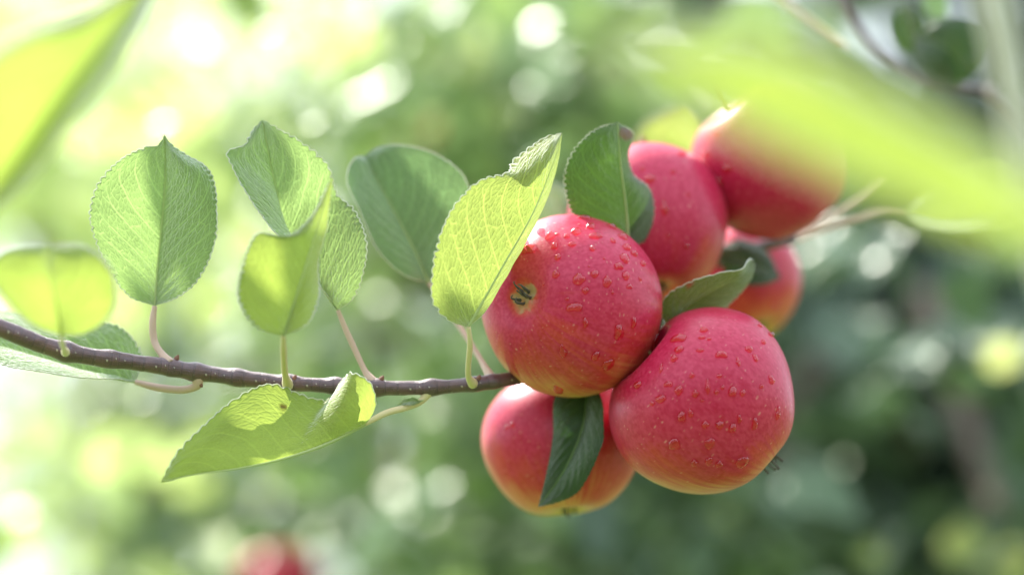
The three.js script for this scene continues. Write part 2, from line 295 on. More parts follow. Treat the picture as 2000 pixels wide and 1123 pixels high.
// single leaves of the trees behind that catch the sun
const glintMat = new THREE.MeshPhysicalMaterial({ color: new THREE.Color().setRGB(0.3, 0.4, 0.15), roughness: 0.6, clearcoat: 1, clearcoatRoughness: 0.42, side: THREE.DoubleSide }), thinMat = leafMat([0.62, 0.68, 0.24], { t: 0.75, map: false, sheen: 0 }); thinMat.vertexColors = false;
const catchers = thing('apple_branch', 'blurred twig of small sun catching leaves far behind the standing leaves', 'branch', P(600, 560, -0.75));
part('twig', sweep([P(150, 900, -0.8), P(450, 760, -0.8), P(800, 640, -0.8), P(1200, 600, -0.85)], t => 0.0015, { seg: 20, rad: 7, origin: catchers.position }), bark, catchers);
for (const [x, y, z, size, kind, tilt] of [[318, 240, -0.52, 0.010, 0, 0], [745, 578, -0.8, 0.015, 0, 0.02], [606, 662, -0.85, 0.015, 0, 0.03], [277, 775, -0.68, 0.010, 0, 0.06], [525, 60, -0.6, 0.010, 0, 0.08], [400, 95, -0.6, 0.011, 0, 0.08], [790, 205, -0.75, 0.010, 0, 0.12], [612, 240, -0.42, 0.008, 0, 0.12], [160, 300, -0.8, 0.014, 0, 0.05],
  [1790, 665, -0.7, 0.016, 1, 0], [1955, 690, -0.75, 0.028, 1, 0], [1880, 1060, -0.72, 0.036, 1, 0], [1975, 1110, -0.75, 0.045, 1, 0], [1410, 1015, -0.72, 0.022, 1, 0], [1650, 900, -0.8, 0.012, 0, 0.13], [1700, 1080, -0.7, 0.018, 1, 0], [640, 840, -0.75, 0.02, 1, 0], [40, 1000, -0.8, 0.016, 0, 0], [1230, 980, -0.7, 0.012, 0, 0.12]]) {
  const p = P(x, y, z), e = toEye(p), n = kind ? SUN.clone().multiplyScalar(-1).add(e).normalize() : SUN.clone().add(e).normalize();
  n.addScaledVector(RIGHT, tilt).addScaledVector(UPV, -tilt * 0.5).normalize();
  const a = UPV.clone().addScaledVector(n, -UPV.dot(n)).normalize(), b = a.clone().cross(n).negate(), flat = smallLeaf(0.02, 0.02); flat.translate(0, 0, -0.5);
  const m = part('leaf', flat, kind ? thinMat : glintMat, catchers);
  m.quaternion.setFromRotationMatrix(new THREE.Matrix4().makeBasis(b, n, a)); m.scale.set(size * 1.4, size, size); m.position.copy(p).sub(catchers.position);
}

// ------------------------------------------------------------------ apples
const dropMat = new THREE.MeshPhysicalMaterial({ color: new THREE.Color().setRGB(0.97, 0.5, 0.55), roughness: 0.08, transmission: 1, thickness: 0, ior: 1.55, name: 'water' });
const sepalMat = new THREE.MeshPhysicalMaterial({ color: new THREE.Color().setRGB(0.09, 0.075, 0.06), roughness: 0.9, sheen: 0.8, sheenColor: new THREE.Color(0.9, 0.9, 1), sheenRoughness: 0.6 });
const stemMat = new THREE.MeshStandardMaterial({ color: new THREE.Color().setRGB(0.22, 0.16, 0.06), roughness: 0.8 });
function applePoint(th, ph, R, o, out) {
  const s = Math.sin(th), c = Math.cos(th), taper = 1 + (o.taper ?? 0.07) * c - 0.03 * c * c;
  const lobes = 1 + 0.022 * Math.cos(5 * ph + (o.seed ?? 0)) * smooth(0.4, -0.9, c) + 0.03 * (fbm(Math.cos(ph) * s * 0.9 + 3 + (o.seed ?? 0), c, Math.sin(ph) * s * 0.9, 2) - 0.5) * 2;
  const x = R * Math.pow(s, 0.93) * taper * lobes;
  const y = R * (o.tall ?? 0.93) * c - 0.34 * R * Math.exp(-((x / (0.27 * R)) ** 2)) * (c > 0 ? 1 : 0) + (o.basin ?? 0.17) * R * Math.exp(-((x / (0.27 * R)) ** 2)) * (c < 0 ? 1 : 0);
  return out.set(x * Math.cos(ph), y, x * Math.sin(ph));
}
function appleGeo(R, o, nth = 90, nph = 120) {
  const pos = [], uv = [], idx = [], w = nph + 1, p = V();
  for (let i = 0; i <= nth; i++) for (let j = 0; j <= nph; j++) { const th = Math.PI * clamp(i / nth, 1e-4, 1 - 1e-4), ph = j / nph * 2 * Math.PI; applePoint(th, ph, R, o, p); pos.push(p.x, p.y, p.z); uv.push(j / nph, i / nth); }
  for (let i = 0; i < nth; i++) for (let j = 0; j < nph; j++) { const a = i * w + j; idx.push(a, a + 1, a + w, a + 1, a + w + 1, a + w); }
  const g = new THREE.BufferGeometry(); g.setAttribute('position', new THREE.Float32BufferAttribute(pos, 3)); g.setAttribute('uv', new THREE.Float32BufferAttribute(uv, 2)); g.setIndex(idx); g.computeVertexNormals();
  const N = g.attributes.normal;
  for (let i = 0; i <= nth; i++) { const a = i * w, b = a + nph, x = N.getX(a) + N.getX(b), y = N.getY(a) + N.getY(b), z = N.getZ(a) + N.getZ(b), l = Math.hypot(x, y, z) || 1; N.setXYZ(a, x / l, y / l, z / l); N.setXYZ(b, x / l, y / l, z / l); }
  return g;
}
// the fruit's own blush: red where it has ripened in the light, yellow-green elsewhere
function appleSkin(quat, ripe, o, W = 832, H = 416) {
  const d = V(), seed = o.seed ?? 0;
  return tex(W, H, (u, v) => {
    const th = v * Math.PI, ph = u * 2 * Math.PI, s = Math.sin(th), lx = s * Math.cos(ph), ly = Math.cos(th), lz = s * Math.sin(ph);
    d.set(lx, ly, lz).applyQuaternion(quat);
    const streak = fbm(Math.cos(ph) * 22 + seed, ly * 1.6, Math.sin(ph) * 22, 3) - 0.5, cloud = fbm(lx * 2.2 + seed, ly * 2.2, lz * 2.2, 3) - 0.5, fine = fbm(lx * 38, ly * 22 + seed, lz * 38, 2) - 0.5;
    let r = clamp(0.73 + (o.red ?? 0) + 0.52 * d.dot(ripe) + 0.36 * streak + 0.5 * cloud + 0.14 * fine);
    r *= 1 - 0.5 * smooth(0.965, 0.998, Math.abs(ly));
    let c = mix3([0.56, 0.47, 0.10], [0.60, 0.20, 0.075], smooth(0.0, 0.42, r));
    c = mix3(c, [0.47, 0.028, 0.024], smooth(0.3, 0.68, r)); c = mix3(c, [0.43, 0.007, 0.045], smooth(0.62, 0.95, r));
    const [e, id] = voronoi(u * 62, th * 21, 31 + seed); const near = smooth(0.66, 0.9, e) * smooth(0.15, 0.5, s);        // pale lenticels
    if (id > 0.4) c = mix3(c, [0.66, 0.40, 0.27], 0.34 * near * (0.2 + 0.8 * id));
    c = mix3(c, [c[0] * 1.12 + 0.03, c[1] * 1.3 + 0.02, c[2] * 1.3 + 0.02], clamp(0.5 + fine * 2));
    if (ly < -0.8) { const n = fbm(lx * 14, lz * 14, seed, 2); c = mix3(c, [0.36, 0.31, 0.08], 0.6 * smooth(0.985, 0.999, -ly + (n - 0.5) * 0.03)); c = mix3(c, [0.34, 0.31, 0.30], 0.25 * smooth(0.985, 0.999, -ly + (n - 0.5) * 0.04)); }
    return toS(c);
  });
}
const skinBump = tex(512, 512, (u, v) => { const h = 0.5 + 0.5 * (noise3(u * 190, v * 190, 1) - 0.5) + 0.3 * (noise3(u * 60, v * 60, 4) - 0.5); return [h, h, h]; }, false);
skinBump.repeat.set(2, 1);
const RIPE = V(-0.05, 0.72, 0.42);
function dropGeo(seed, long, h) {
  const na = 22, nr = 7, pos = [], idx = [], out = a => { const c = Math.cos(a), s = Math.sin(a); let r = 1 + 0.42 * (fbm(c * 1.3 + seed * 3, s * 1.3, seed, 2) - 0.5) * 2; if (s > 0) r *= 1 + long * s * s; return [c * r * (1 - (s > 0 ? 0.3 * long * s : 0)), s * r]; };
  pos.push(0, 0, h);
  for (let k = 1; k <= nr; k++) { const r = k / nr, z = h * (Math.sqrt(1 - 0.9 * r * r) - 0.316) / 0.684; for (let i = 0; i < na; i++) { const [x, y] = out(i / na * Math.PI * 2); pos.push(x * r, y * r, z); } }
  const bot = pos.length / 3; for (let i = 0; i < na; i++) { const [x, y] = out(i / na * Math.PI * 2); pos.push(x * 0.85, y * 0.85, -0.3); } pos.push(0, 0, -0.3);
  for (let i = 0; i < na; i++) { const j = (i + 1) % na; idx.push(0, 1 + i, 1 + j); for (let k = 0; k < nr; k++) { const a = 1 + k * na, b = k === nr - 1 ? bot : a + na; idx.push(a + i, b + i, a + j, a + j, b + i, b + j); } idx.push(bot + i, bot + na, bot + j); }
  const g = new THREE.BufferGeometry(); g.setAttribute('position', new THREE.Float32BufferAttribute(pos, 3)); g.setIndex(idx); g.computeVertexNormals(); return g;
}
const DROPS = [dropGeo(1, 0, 0.8), dropGeo(2, 0.2, 0.75), dropGeo(3, 0.45, 0.8), dropGeo(4, 0.1, 0.9), dropGeo(5, 0.7, 0.7)];
const caster = new THREE.Raycaster();
function apple(label, [px, py, z], rpx, calyxDir, o = {}, drops = []) {
  const c = P(px, py, z), R = rpx * MM * (FOCUS - z) / FOCUS, t = thing('apple', label, 'apple', c, o.group);
  const down = calyxDir.clone().normalize(), q = new THREE.Quaternion().setFromUnitVectors(V(0, -1, 0), down);
  t.quaternion.copy(q);
  const mat = new THREE.MeshPhysicalMaterial({ map: o.skin ?? appleSkin(q, (o.ripe ?? RIPE).clone().normalize(), o), roughness: 0.4, ior: 1.35, clearcoat: 0.2, clearcoatRoughness: 0.28, sheen: 0.05, sheenColor: new THREE.Color().setRGB(1, 0.8, 0.95), sheenRoughness: 0.55, bumpMap: o.skin ? null : skinBump, bumpScale: 0.00006, name: 'apple_skin' });
  const small = !!o.skin, skin = part('skin', appleGeo(R, o, small ? 32 : 90, small ? 40 : 120), mat, t);
  const Rn = rng(90 + (o.seed ?? 0)), yb = applePoint(Math.PI * 0.9999, 0, R, o, V()).y, yt = applePoint(1e-4, 0, R, o, V()).y;
  const cup = [];
  for (let k = 0; k < 8; k++) {                        // the dried flower end: five shrivelled sepals and a few stamens between them
    const st = k > 4, a = (k / 5) * 2 * Math.PI + 0.7 * Rn(), L = R * (o.sepal ?? 0.17) * (st ? 0.7 : 0.8 + 0.5 * Rn()), r0 = (st ? 0.02 : 0.06) * R, lean = o.lean ?? V(), curl = 0.6 + 0.9 * Rn(), tw = (Rn() - 0.5) * 1.2;
    const at = (r, y, l, t2) => V(Math.cos(a + t2) * r, yb - y, Math.sin(a + t2) * r).addScaledVector(lean, l);
    part(st ? 'stamen' : 'sepal', sweep([at(r0, -0.03 * R, 0, 0), at(r0 * 1.5, L * 0.4, L * 0.25, tw * 0.3), at(r0 * (1.2 + 0.4 * curl), L * 0.75, L * 0.7, tw * 0.7), at(r0 * curl, L * (0.9 - 0.2 * curl), L * 1.0, tw)], s => st ? R * 0.007 : R * 0.018 * Math.pow(1 - s, 0.8) + 0.00012, { seg: 16, rad: 8, bump: 0.6, freq: 700 }), sepalMat, t);
  }
  part('stem', sweep([V(0, yt - 0.02 * R, 0), V(0.03 * R, yt + 0.3 * R, 0.02 * R), V(0.1 * R, yt + 0.58 * R, 0.03 * R)], s => 0.00085 + 0.0006 * s * s, { seg: 14, rad: 8, bump: 0.1, freq: 300 }), stemMat, t);
  t.updateMatrixWorld(true);
  const inv = q.clone().invert();
  drops.forEach(([dx, dy, w, h, kind], i) => {
    caster.set(EYE, P(dx, dy, 0).sub(EYE).normalize());
    const hit = caster.intersectObject(skin)[0]; if (!hit) return;
    const n = hit.face.normal.clone().applyQuaternion(q), face = Math.max(0.35, Math.abs(n.dot(toEye(hit.point))));
    const dep = hit.point.clone().sub(EYE).dot(FWD) / FOCUS, up = V(0, 1, 0).addScaledVector(n, -n.y).normalize(), right = up.clone().cross(n).normalize();
    const vs = Math.max(0.35, Math.abs(up.dot(UPV))), hs = Math.max(0.4, Math.abs(right.x));
    const sx = w / 2 * MM * dep / hs, sy = h / 2 * MM * dep / vs, sz = Math.min(Math.sqrt(sx * sy), 0.0018);
    const m = part('water_drop', DROPS[kind ?? (h > w * 1.25 ? 2 + (i % 3 === 0 ? 2 : 0) : i % 2 ? 1 : i % 3 ? 0 : 3)], dropMat, t);
    m.position.copy(t.worldToLocal(hit.point.clone()));
    m.quaternion.copy(inv).multiply(new THREE.Quaternion().setFromRotationMatrix(new THREE.Matrix4().makeBasis(right, up, n)));
    m.scale.set(sx, sy / (kind === 4 ? 1.3 : 1), sz);
  });
  return t;
}
const D1 = [[1031, 488, 31, 18], [993, 498, 14, 25], [1022, 471, 20, 12], [1055, 452, 16, 10], [1075, 460, 24, 18], [1089, 458, 8, 5], [1107, 462, 12, 8], [1126, 453, 22, 14], [1131, 438, 5, 4], [1155, 443, 20, 10], [1163, 461, 32, 11], [1118, 478, 18, 9], [1083, 481, 13, 14], [1090, 503, 14, 14], [1157, 485, 14, 12], [1196, 443, 18, 9], [1177, 430, 10, 5], [1143, 426, 30, 6], [1197, 471, 9, 9], [1218, 463, 20, 12], [1224, 483, 20, 13], [1239, 496, 14, 12], [1255, 515, 10, 12], [1221, 505, 20, 20], [1208, 521, 18, 14], [1223, 539, 16, 18], [1131, 544, 30, 26], [1162, 536, 18, 16], [1186, 549, 22, 26], [1144, 568, 16, 16], [1121, 601, 33, 18], [1108, 584, 10, 8], [1086, 535, 18, 18], [1196, 571, 6, 8], [1099, 688, 18, 24, 4], [1208, 650, 20, 26], [1163, 696, 16, 18], [1188, 713, 24, 22], [1143, 631, 12, 18], [1278, 668, 18, 24], [1090, 760, 20, 16], [1237, 631, 10, 20], [1229, 560, 12, 10], [1017, 452, 14, 10], [984, 718, 12, 16], [1062, 556, 5, 5], [1150, 520, 5, 5], [1180, 505, 6, 5], [1240, 470, 8, 9], [1250, 545, 6, 8]];
const D2z = [[445, 260, 30, 14], [565, 255, 16, 6], [600, 260, 12, 6], [450, 315, 20, 14], [427, 355, 16, 16], [557, 318, 18, 8], [660, 340, 26, 14], [800, 312, 18, 14], [830, 357, 10, 14], [745, 378, 10, 14], [515, 440, 14, 14], [652, 445, 14, 10], [395, 487, 18, 12], [450, 517, 20, 22], [533, 530, 20, 20], [592, 505, 12, 22], [637, 522, 14, 12], [667, 503, 10, 10], [715, 525, 18, 22], [768, 530, 14, 16], [565, 565, 12, 8], [360, 560, 24, 18], [317, 580, 12, 12], [245, 490, 16, 16], [463, 650, 18, 22], [507, 632, 12, 16], [582, 683, 20, 20], [655, 690, 20, 20], [750, 660, 10, 16], [825, 685, 12, 22], [425, 787, 24, 24], [605, 783, 24, 26], [527, 875, 18, 18], [600, 870, 18, 18], [650, 880, 20, 16], [765, 875, 28, 24], [715, 705, 16, 20], [910, 465, 12, 16], [860, 495, 10, 10], [940, 635, 10, 20], [870, 275, 12, 10], [910, 240, 14, 10], [360, 410, 8, 14], [855, 195, 10, 6], [575, 215, 20, 10]].map(([x, y, w, h]) => [1150 + x * 0.3917, 560 + y * 0.3917, w * 0.95, h * 0.95]);
apple('red and yellow wet apple with its dried flower end facing left, frontmost of the cluster', [1115, 598, -0.016], 179, V(-0.60, 0.02, 0.78), { seed: 1, sepal: 0.2, lean: V(-0.4, 0, 0.2), taper: 0.03, tall: 0.97, basin: 0.16, red: 0.06 }, D1);
apple('wet red apple at lower right of the cluster with flower end pointing down right', [1377, 790, -0.012], 187, V(0.72, -0.62, -0.16), { seed: 2, sepal: 0.3, taper: 0.1, tall: 0.94, red: 0.14 }, D2z);
apple('pink red apple upright behind the folded dark leaf, middle of the cluster', [1266, 440, -0.068], 158, V(0.1, -0.9, 0.35), { seed: 3, tall: 1.0, red: 0.12 }, [[1297, 408, 18, 24], [1270, 350, 24, 18], [1315, 335, 12, 10], [1255, 330, 12, 8], [1330, 300, 20, 10], [1345, 380, 8, 10], [1340, 480, 10, 10], [1305, 460, 8, 10]]);
apple('tilted red apple at upper right, partly seen through the blurred leaf', [1505, 318, -0.085], 152, V(0.62, -0.75, -0.2), { seed: 4, tall: 1.0, red: 0.32, ripe: V(0, 0.4, 0.6) }, [[1404, 356, 14, 16], [1420, 330, 18, 18], [1450, 300, 12, 12], [1380, 300, 14, 12], [1400, 260, 10, 8]]);
apple('orange red blurred apple farthest back, between the upper and lower right apples', [1445, 556, -0.15], 122, V(0.3, -0.8, 0.3), { seed: 5, red: -0.08 }, [[1510, 600, 14, 14]]);
apple('orange pink blurred apple hanging lowest under the branch, partly behind a dark leaf', [1096, 868, -0.058], 156, V(0.1, -0.95, 0.1), { seed: 6, red: -0.03 }, [[1000, 830, 10, 10], [990, 835, 8, 8]]);
const farSkin = appleSkin(new THREE.Quaternion(), V(0, 0.8, 0.3), { seed: 9, red: 0.05 }, 256, 128);
for (const [label, at] of [
  ['far red apple blurred at the bottom edge, left of the hanging apples', [545, 1148, -0.9]], ['far brownish apple blurred above the standing leaves at top centre', [880, 250, -1.1]],
  ['far red apple blurred behind the lower right apple', [1570, 850, -1.35]], ['far red apple blurred at the right edge near the bottom', [2015, 1040, -1.2]]])
  apple(label, at, 33 / 0.2 * FOCUS / (FOCUS - at[2]), V(0.1, -1, 0.1), { seed: 9, skin: farSkin, group: 'blurred apples on the trees behind' });

// ------------------------------------------------------------------ the branch with its leaves
const ringAt = v => { const k = Math.floor(v * 40), h = hash3(k, 3, 8); return h > 0.78 ? smooth(0.5, 0.1, Math.abs(v * 40 - k - 0.5)) : 0; };
const barkMap = tex(512, 512, (u, v) => {
  const n = fbm(u * 6, v * 9, 2, 4), fib = fbm(u * 60, v * 5, 7, 2); let c = mix3([0.045, 0.016, 0.022], [0.145, 0.06, 0.06], clamp(n * 0.9 + fib * 0.5 - 0.2));
  const [e, id] = voronoi(u * 7, v * 10, 12); if (id > 0.5) c = mix3(c, [0.55, 0.46, 0.38], 0.75 * smooth(0.62, 0.8, e)); if (ringAt(v) > 0.5) c = mix3(c, [0.03, 0.012, 0.014], 0.6); return toS(c);
});
const barkBump = tex(512, 512, (u, v) => { const [e, id] = voronoi(u * 7, v * 10, 12), h = 0.3 + 0.3 * fbm(u * 60, v * 5, 7, 2) + 0.2 * noise3(u * 90, v * 90, 1) + (id > 0.5 ? 0.4 * smooth(0.5, 0.75, e) : 0) - 0.25 * ringAt(v); return [h, h, h]; }, false);
const twigMat = new THREE.MeshPhysicalMaterial({ map: barkMap, bumpMap: barkBump, bumpScale: 0.0006, roughness: 0.5, clearcoat: 1, clearcoatRoughness: 0.36, sheen: 0.5, sheenColor: new THREE.Color(1, 0.95, 1), sheenRoughness: 0.5 });
const branch = thing('apple_branch', 'purple brown branch with pale green leaves reaching from the left edge to the apples', 'branch', P(-60, 615, 0.03));
const bp = [[-60, 612, 0.036], [0, 640, 0.032], [130, 687, 0.02], [300, 713, 0.006], [450, 736, 0], [600, 751, 0], [740, 757, 0], [850, 757, -0.002], [950, 747, -0.006], [1010, 738, -0.014], [1100, 715, -0.055], [1250, 620, -0.095], [1400, 510, -0.11], [1500, 478, -0.115], [1552, 466, -0.12]];
const bCurve = new THREE.CatmullRomCurve3(bp.map(p => P(...p)), false, 'centripetal');
const nodes = [130, 215, 335, 383, 462, 563, 655, 735, 842, 926, 964].map(x => { let best = 0, d = 9; for (let i = 0; i < 700; i++) { const q = bCurve.getPointAt(i / 1000), e = Math.abs(q.clone().sub(EYE).x / q.clone().sub(EYE).dot(FWD) * FOCUS / MM + 1000 - x); if (e < d || i === 0) { d = e; best = i / 1000; } } return best; });
part('stem', sweep(bp.map(p => P(...p)), t => lerp(0.0034, 0.0026, Math.min(1, t * 1.75)) * (1 + nodes.reduce((s, n) => s + (0.14 + 0.24 * hash3(Math.round(n * 1000), 1, 2)) * Math.exp(-(((t - n) / 0.008) ** 2)), 0)), { seg: 320, rad: 24, bump: 0.12, freq: 170, origin: branch.position, uvLen: 0.02 }), twigMat, branch);

const budMat = new THREE.MeshStandardMaterial({ color: new THREE.Color().setRGB(0.2, 0.09, 0.06), roughness: 0.8 });
for (const [x, y, z, tx, ty, r] of [[345, 700, 0.004, 0.5, 0.9, 0.0012], [575, 738, 0.002, 0.5, 0.9, 0.0011], [745, 740, 0.001, 0.6, 0.8, 0.0012], [935, 738, -0.001, 0.4, 0.9, 0.0011], [392, 752, 0.003, 0.6, -0.6, 0.001]]) {
  const a = P(x, y, z), b = a.clone().addScaledVector(RIGHT, tx * r * 1.3).addScaledVector(UPV, ty * r * 1.3);
  part('bud', sweep([a.clone().lerp(b, -0.5), a.clone().lerp(b, 0.3), b], t => r * Math.sqrt(Math.max(0.002, Math.sin(Math.PI * (0.18 + 0.8 * t)))) * (1 - 0.5 * t), { seg: 14, rad: 10, bump: 0.15, freq: 900, origin: branch.position }), budMat, branch);
}
leaf(branch, { name: 'stipule', label: 'tiny pale stipule on the stalk of the hanging leaf', seed: 50, mat: M.leafPale, nt: 24, ns: 4, saw: 0, rib: 0.0002, mid: [[828, 782, 0.002], [800, 783, 0.004], [776, 789, 0.005]], left: [[828, 782, 0.002], [802, 776, 0.005], [776, 789, 0.005]], right: [[828, 782, 0.002], [802, 792, 0.005], [776, 789, 0.005]] });
leaf(branch, { label: 'upright oval leaf at left, half lit yellow and half shaded', seed: 1, margin: 0.00022, mat: M.leafPale, ribMat: M.vein, petMat: M.petiolePink, pr: 0.0012,
  mid: [[302, 598, -0.002], [308, 520, -0.006], [317, 430, -0.008], [323, 340, -0.006], [322, 263, 0]],
  left: [[302, 598, -0.002], [255, 578, 0.002], [207, 515, 0.006], [177, 425, 0.008], [192, 362, 0.006], [238, 312, 0.003], [288, 287, 0], [308, 284, 0], [322, 263, 0]],
  right: [[302, 598, -0.002], [350, 577, 0.006], [395, 532, 0.010], [420, 465, 0.012], [423, 405, 0.010], [405, 330, 0.004], [362, 302, 0.0], [338, 285, 0], [322, 263, 0]],
  mr: [[302, 598, -0.002], [332, 560, 0.001], [352, 500, 0.004], [368, 440, 0.006], [378, 390, 0.009], [370, 345, 0.008], [345, 310, 0.004], [330, 285, 0.001], [322, 263, 0]],
  petiole: [[302, 598, -0.002], [298, 630, -0.001], [302, 668, 0], [318, 694, 0.003], [332, 712, 0.005]] });
leaf(branch, { label: 'curled leaf with its tip up and one side folded forward', seed: 2, margin: 0.0002, mat: M.leafPale, petMat: M.petiolePink, pr: 0.001,
  mid: [[660, 606, -0.004], [615, 545, -0.008], [564, 462, -0.010], [535, 350, -0.006], [512, 234, 0]],
  left: [[660, 606, -0.004], [610, 540, 0.004], [545, 460, 0.012], [498, 402, 0.012], [455, 325, 0.008], [445, 298, 0.006], [480, 282, 0.004], [492, 258, 0.001], [512, 234, 0]],
  ml: [[660, 606, -0.004], [610, 535, -0.002], [558, 446, 0.002], [527, 385, 0.004], [490, 335, 0.004], [484, 300, 0.003], [494, 275, 0.002], [504, 252, 0.001], [512, 234, 0]],
  right: [[660, 606, -0.004], [690, 582, 0.004], [710, 530, 0.008], [714, 470, 0.006], [690, 410, -0.002], [656, 378, -0.006], [640, 325, -0.002], [585, 276, 0], [542, 252, 0], [512, 234, 0]],
  petiole: [[660, 606, -0.004], [672, 636, -0.004], [692, 680, -0.003], [715, 728, -0.001], [732, 750, 0.001]] });
leaf(branch, { label: 'yellow green blurred leaf standing in front of the curled leaf', seed: 3, margin: 0.0003, mat: M.leafFront, petMat: M.petioleGreen, pr: 0.0011,
  mid: [[553, 656, 0.046], [578, 580, 0.05], [612, 470, 0.052], [648, 345, 0.05]],
  left: [[553, 656, 0.046], [505, 640, 0.05], [468, 585, 0.054], [478, 510, 0.056], [505, 456, 0.055], [560, 462, 0.054], [608, 425, 0.053], [648, 345, 0.05]],
  right: [[553, 656, 0.046], [600, 632, 0.048], [622, 575, 0.044], [622, 500, 0.042], [640, 430, 0.044], [648, 345, 0.05]],
  petiole: [[553, 656, 0.046], [554, 690, 0.036], [556, 725, 0.02], [562, 752, 0.006]] });
leaf(branch, { label: 'grey green broad leaf softly out of focus behind the others', seed: 4, margin: 0.00022, mat: M.leafMid, petMat: M.petiolePink, pr: 0.001, rib: 0.0008, saw: 0.0005,
  mid: [[838, 553, -0.045], [802, 475, -0.048], [758, 390, -0.05], [712, 306, -0.05]],
  left: [[838, 553, -0.045], [792, 538, -0.04], [738, 485, -0.036], [700, 402, -0.034], [678, 350, -0.036], [690, 312, -0.042], [712, 306, -0.05]],
  right: [[838, 553, -0.045], [872, 505, -0.04], [918, 395, -0.036], [905, 345, -0.036], [850, 302, -0.04], [780, 284, -0.046], [735, 290, -0.05], [712, 306, -0.05]],
  petiole: [[838, 553, -0.045], [880, 612, -0.04], [925, 680, -0.025], [962, 742, -0.008]] });
leaf(branch, { label: 'bright yellow green leaf folded along its midrib beside the front apple', seed: 5, margin: 0.0002, mat: M.leafGlow, petMat: M.petioleGreen, pr: 0.001,
  mid: [[915, 638, 0.022], [938, 598, 0.022], [985, 515, 0.022], [1040, 418, 0.02], [1078, 325, 0.014], [1098, 260, 0.008]],
  left: [[915, 638, 0.022], [880, 628, 0.023], [848, 592, 0.025], [845, 540, 0.027], [858, 468, 0.028], [892, 398, 0.027], [942, 352, 0.025], [992, 338, 0.021], [1003, 316, 0.011], [1042, 284, 0.010], [1072, 266, 0.009], [1098, 260, 0.008]],
  ml: [[915, 638, 0.022], [900, 618, 0.023], [893, 590, 0.024], [905, 540, 0.025], [930, 470, 0.024], [968, 405, 0.022], [1010, 365, 0.021], [1040, 335, 0.019], [1060, 310, 0.017], [1075, 290, 0.014], [1088, 273, 0.011], [1098, 260, 0.008]],
  right: [[915, 638, 0.022], [948, 600, 0.012], [1000, 512, 0.004], [1052, 418, 0.004], [1086, 325, 0.006], [1098, 260, 0.008]],
  petiole: [[915, 638, 0.022], [918, 670, 0.019], [915, 710, 0.013], [915, 735, 0.008], [924, 750, 0.002]] });
leaf(branch, { label: 'long yellow green leaf hanging below the branch, curled up at its stalk', seed: 6, margin: 0.00022, mat: M.leafHang, petMat: M.petioleGreen, pr: 0.0011, rib: 0.0009, spots: [[552, 795, 9, [0.25, 0.12, 0.05]]],
  mid: [[712, 828, 0.012], [640, 866, 0.018], [560, 894, 0.022], [470, 914, 0.026], [385, 926, 0.028], [314, 941, 0.03]],
  left: [[712, 828, 0.012], [733, 790, 0.016], [722, 748, 0.02], [690, 730, 0.018], [664, 748, 0.006], [640, 782, 0.0], [600, 776, 0.004], [522, 752, 0.014], [452, 784, 0.02], [398, 832, 0.024], [350, 880, 0.028], [314, 941, 0.03]],
  right: [[712, 828, 0.012], [640, 862, 0.004], [560, 888, 0.006], [470, 908, 0.012], [385, 922, 0.018], [314, 941, 0.03]],
  petiole: [[712, 828, 0.012], [755, 806, 0.008], [795, 795, 0.003], [822, 784, 0], [836, 766, -0.001], [842, 755, -0.001]] });
leaf(branch, { label: 'leaf lying behind the branch at lower left with a hooked stalk', seed: 7, margin: 0.00025, mat: M.leafPale, petMat: M.petiolePink, pr: 0.0013,
  mid: [[265, 746, -0.006], [180, 730, -0.008], [90, 702, -0.008], [0, 676, -0.006], [-90, 660, -0.004]],
  left: [[265, 746, -0.006], [274, 690, -0.016], [240, 642, -0.024], [190, 626, -0.028], [100, 618, -0.028], [0, 612, -0.024], [-90, 660, -0.004]],
  right: [[265, 746, -0.006], [205, 742, 0.006], [150, 738, 0.012], [80, 722, 0.014], [0, 708, 0.012], [-90, 660, -0.004]],
  petiole: [[265, 746, -0.006], [310, 757, -0.004], [366, 760, 0], [386, 750, 0.002], [384, 730, 0.002]] });
leaf(branch, { label: 'blurred bright leaf in front of the branch at the left edge', seed: 8, margin: 0.0004, mat: M.leafFront, petMat: M.petioleGreen,
  mid: [[120, 656, 0.085], [114, 610, 0.098], [104, 555, 0.104], [92, 478, 0.1]],
  left: [[120, 656, 0.085], [62, 630, 0.098], [2, 572, 0.106], [-22, 525, 0.108], [10, 492, 0.106], [92, 478, 0.1]],
  right: [[120, 656, 0.085], [182, 644, 0.094], [222, 592, 0.1], [214, 524, 0.102], [160, 482, 0.1], [92, 478, 0.1]],
  petiole: [[120, 656, 0.085], [122, 672, 0.06], [128, 688, 0.03]] });
leaf(branch, { label: 'dark green folded leaf with a browned tip above the front apple', seed: 9, margin: 0.0001, mat: M.leafGreen, ribMat: M.vein, rib: 0.0008, spots: [[1222, 262, 16, [1.6, 0.35, 0.6]]],
  mid: [[1228, 480, -0.03], [1222, 400, -0.026], [1212, 320, -0.022], [1206, 238, -0.018]],
  left: [[1228, 480, -0.03], [1168, 455, -0.026], [1118, 415, -0.02], [1104, 340, -0.014], [1124, 290, -0.014], [1160, 256, -0.015], [1206, 238, -0.018]],
  right: [[1228, 480, -0.03], [1262, 468, -0.036], [1277, 410, -0.034], [1264, 366, -0.034], [1234, 340, -0.032], [1224, 300, -0.03], [1236, 266, -0.028], [1206, 238, -0.018]] });
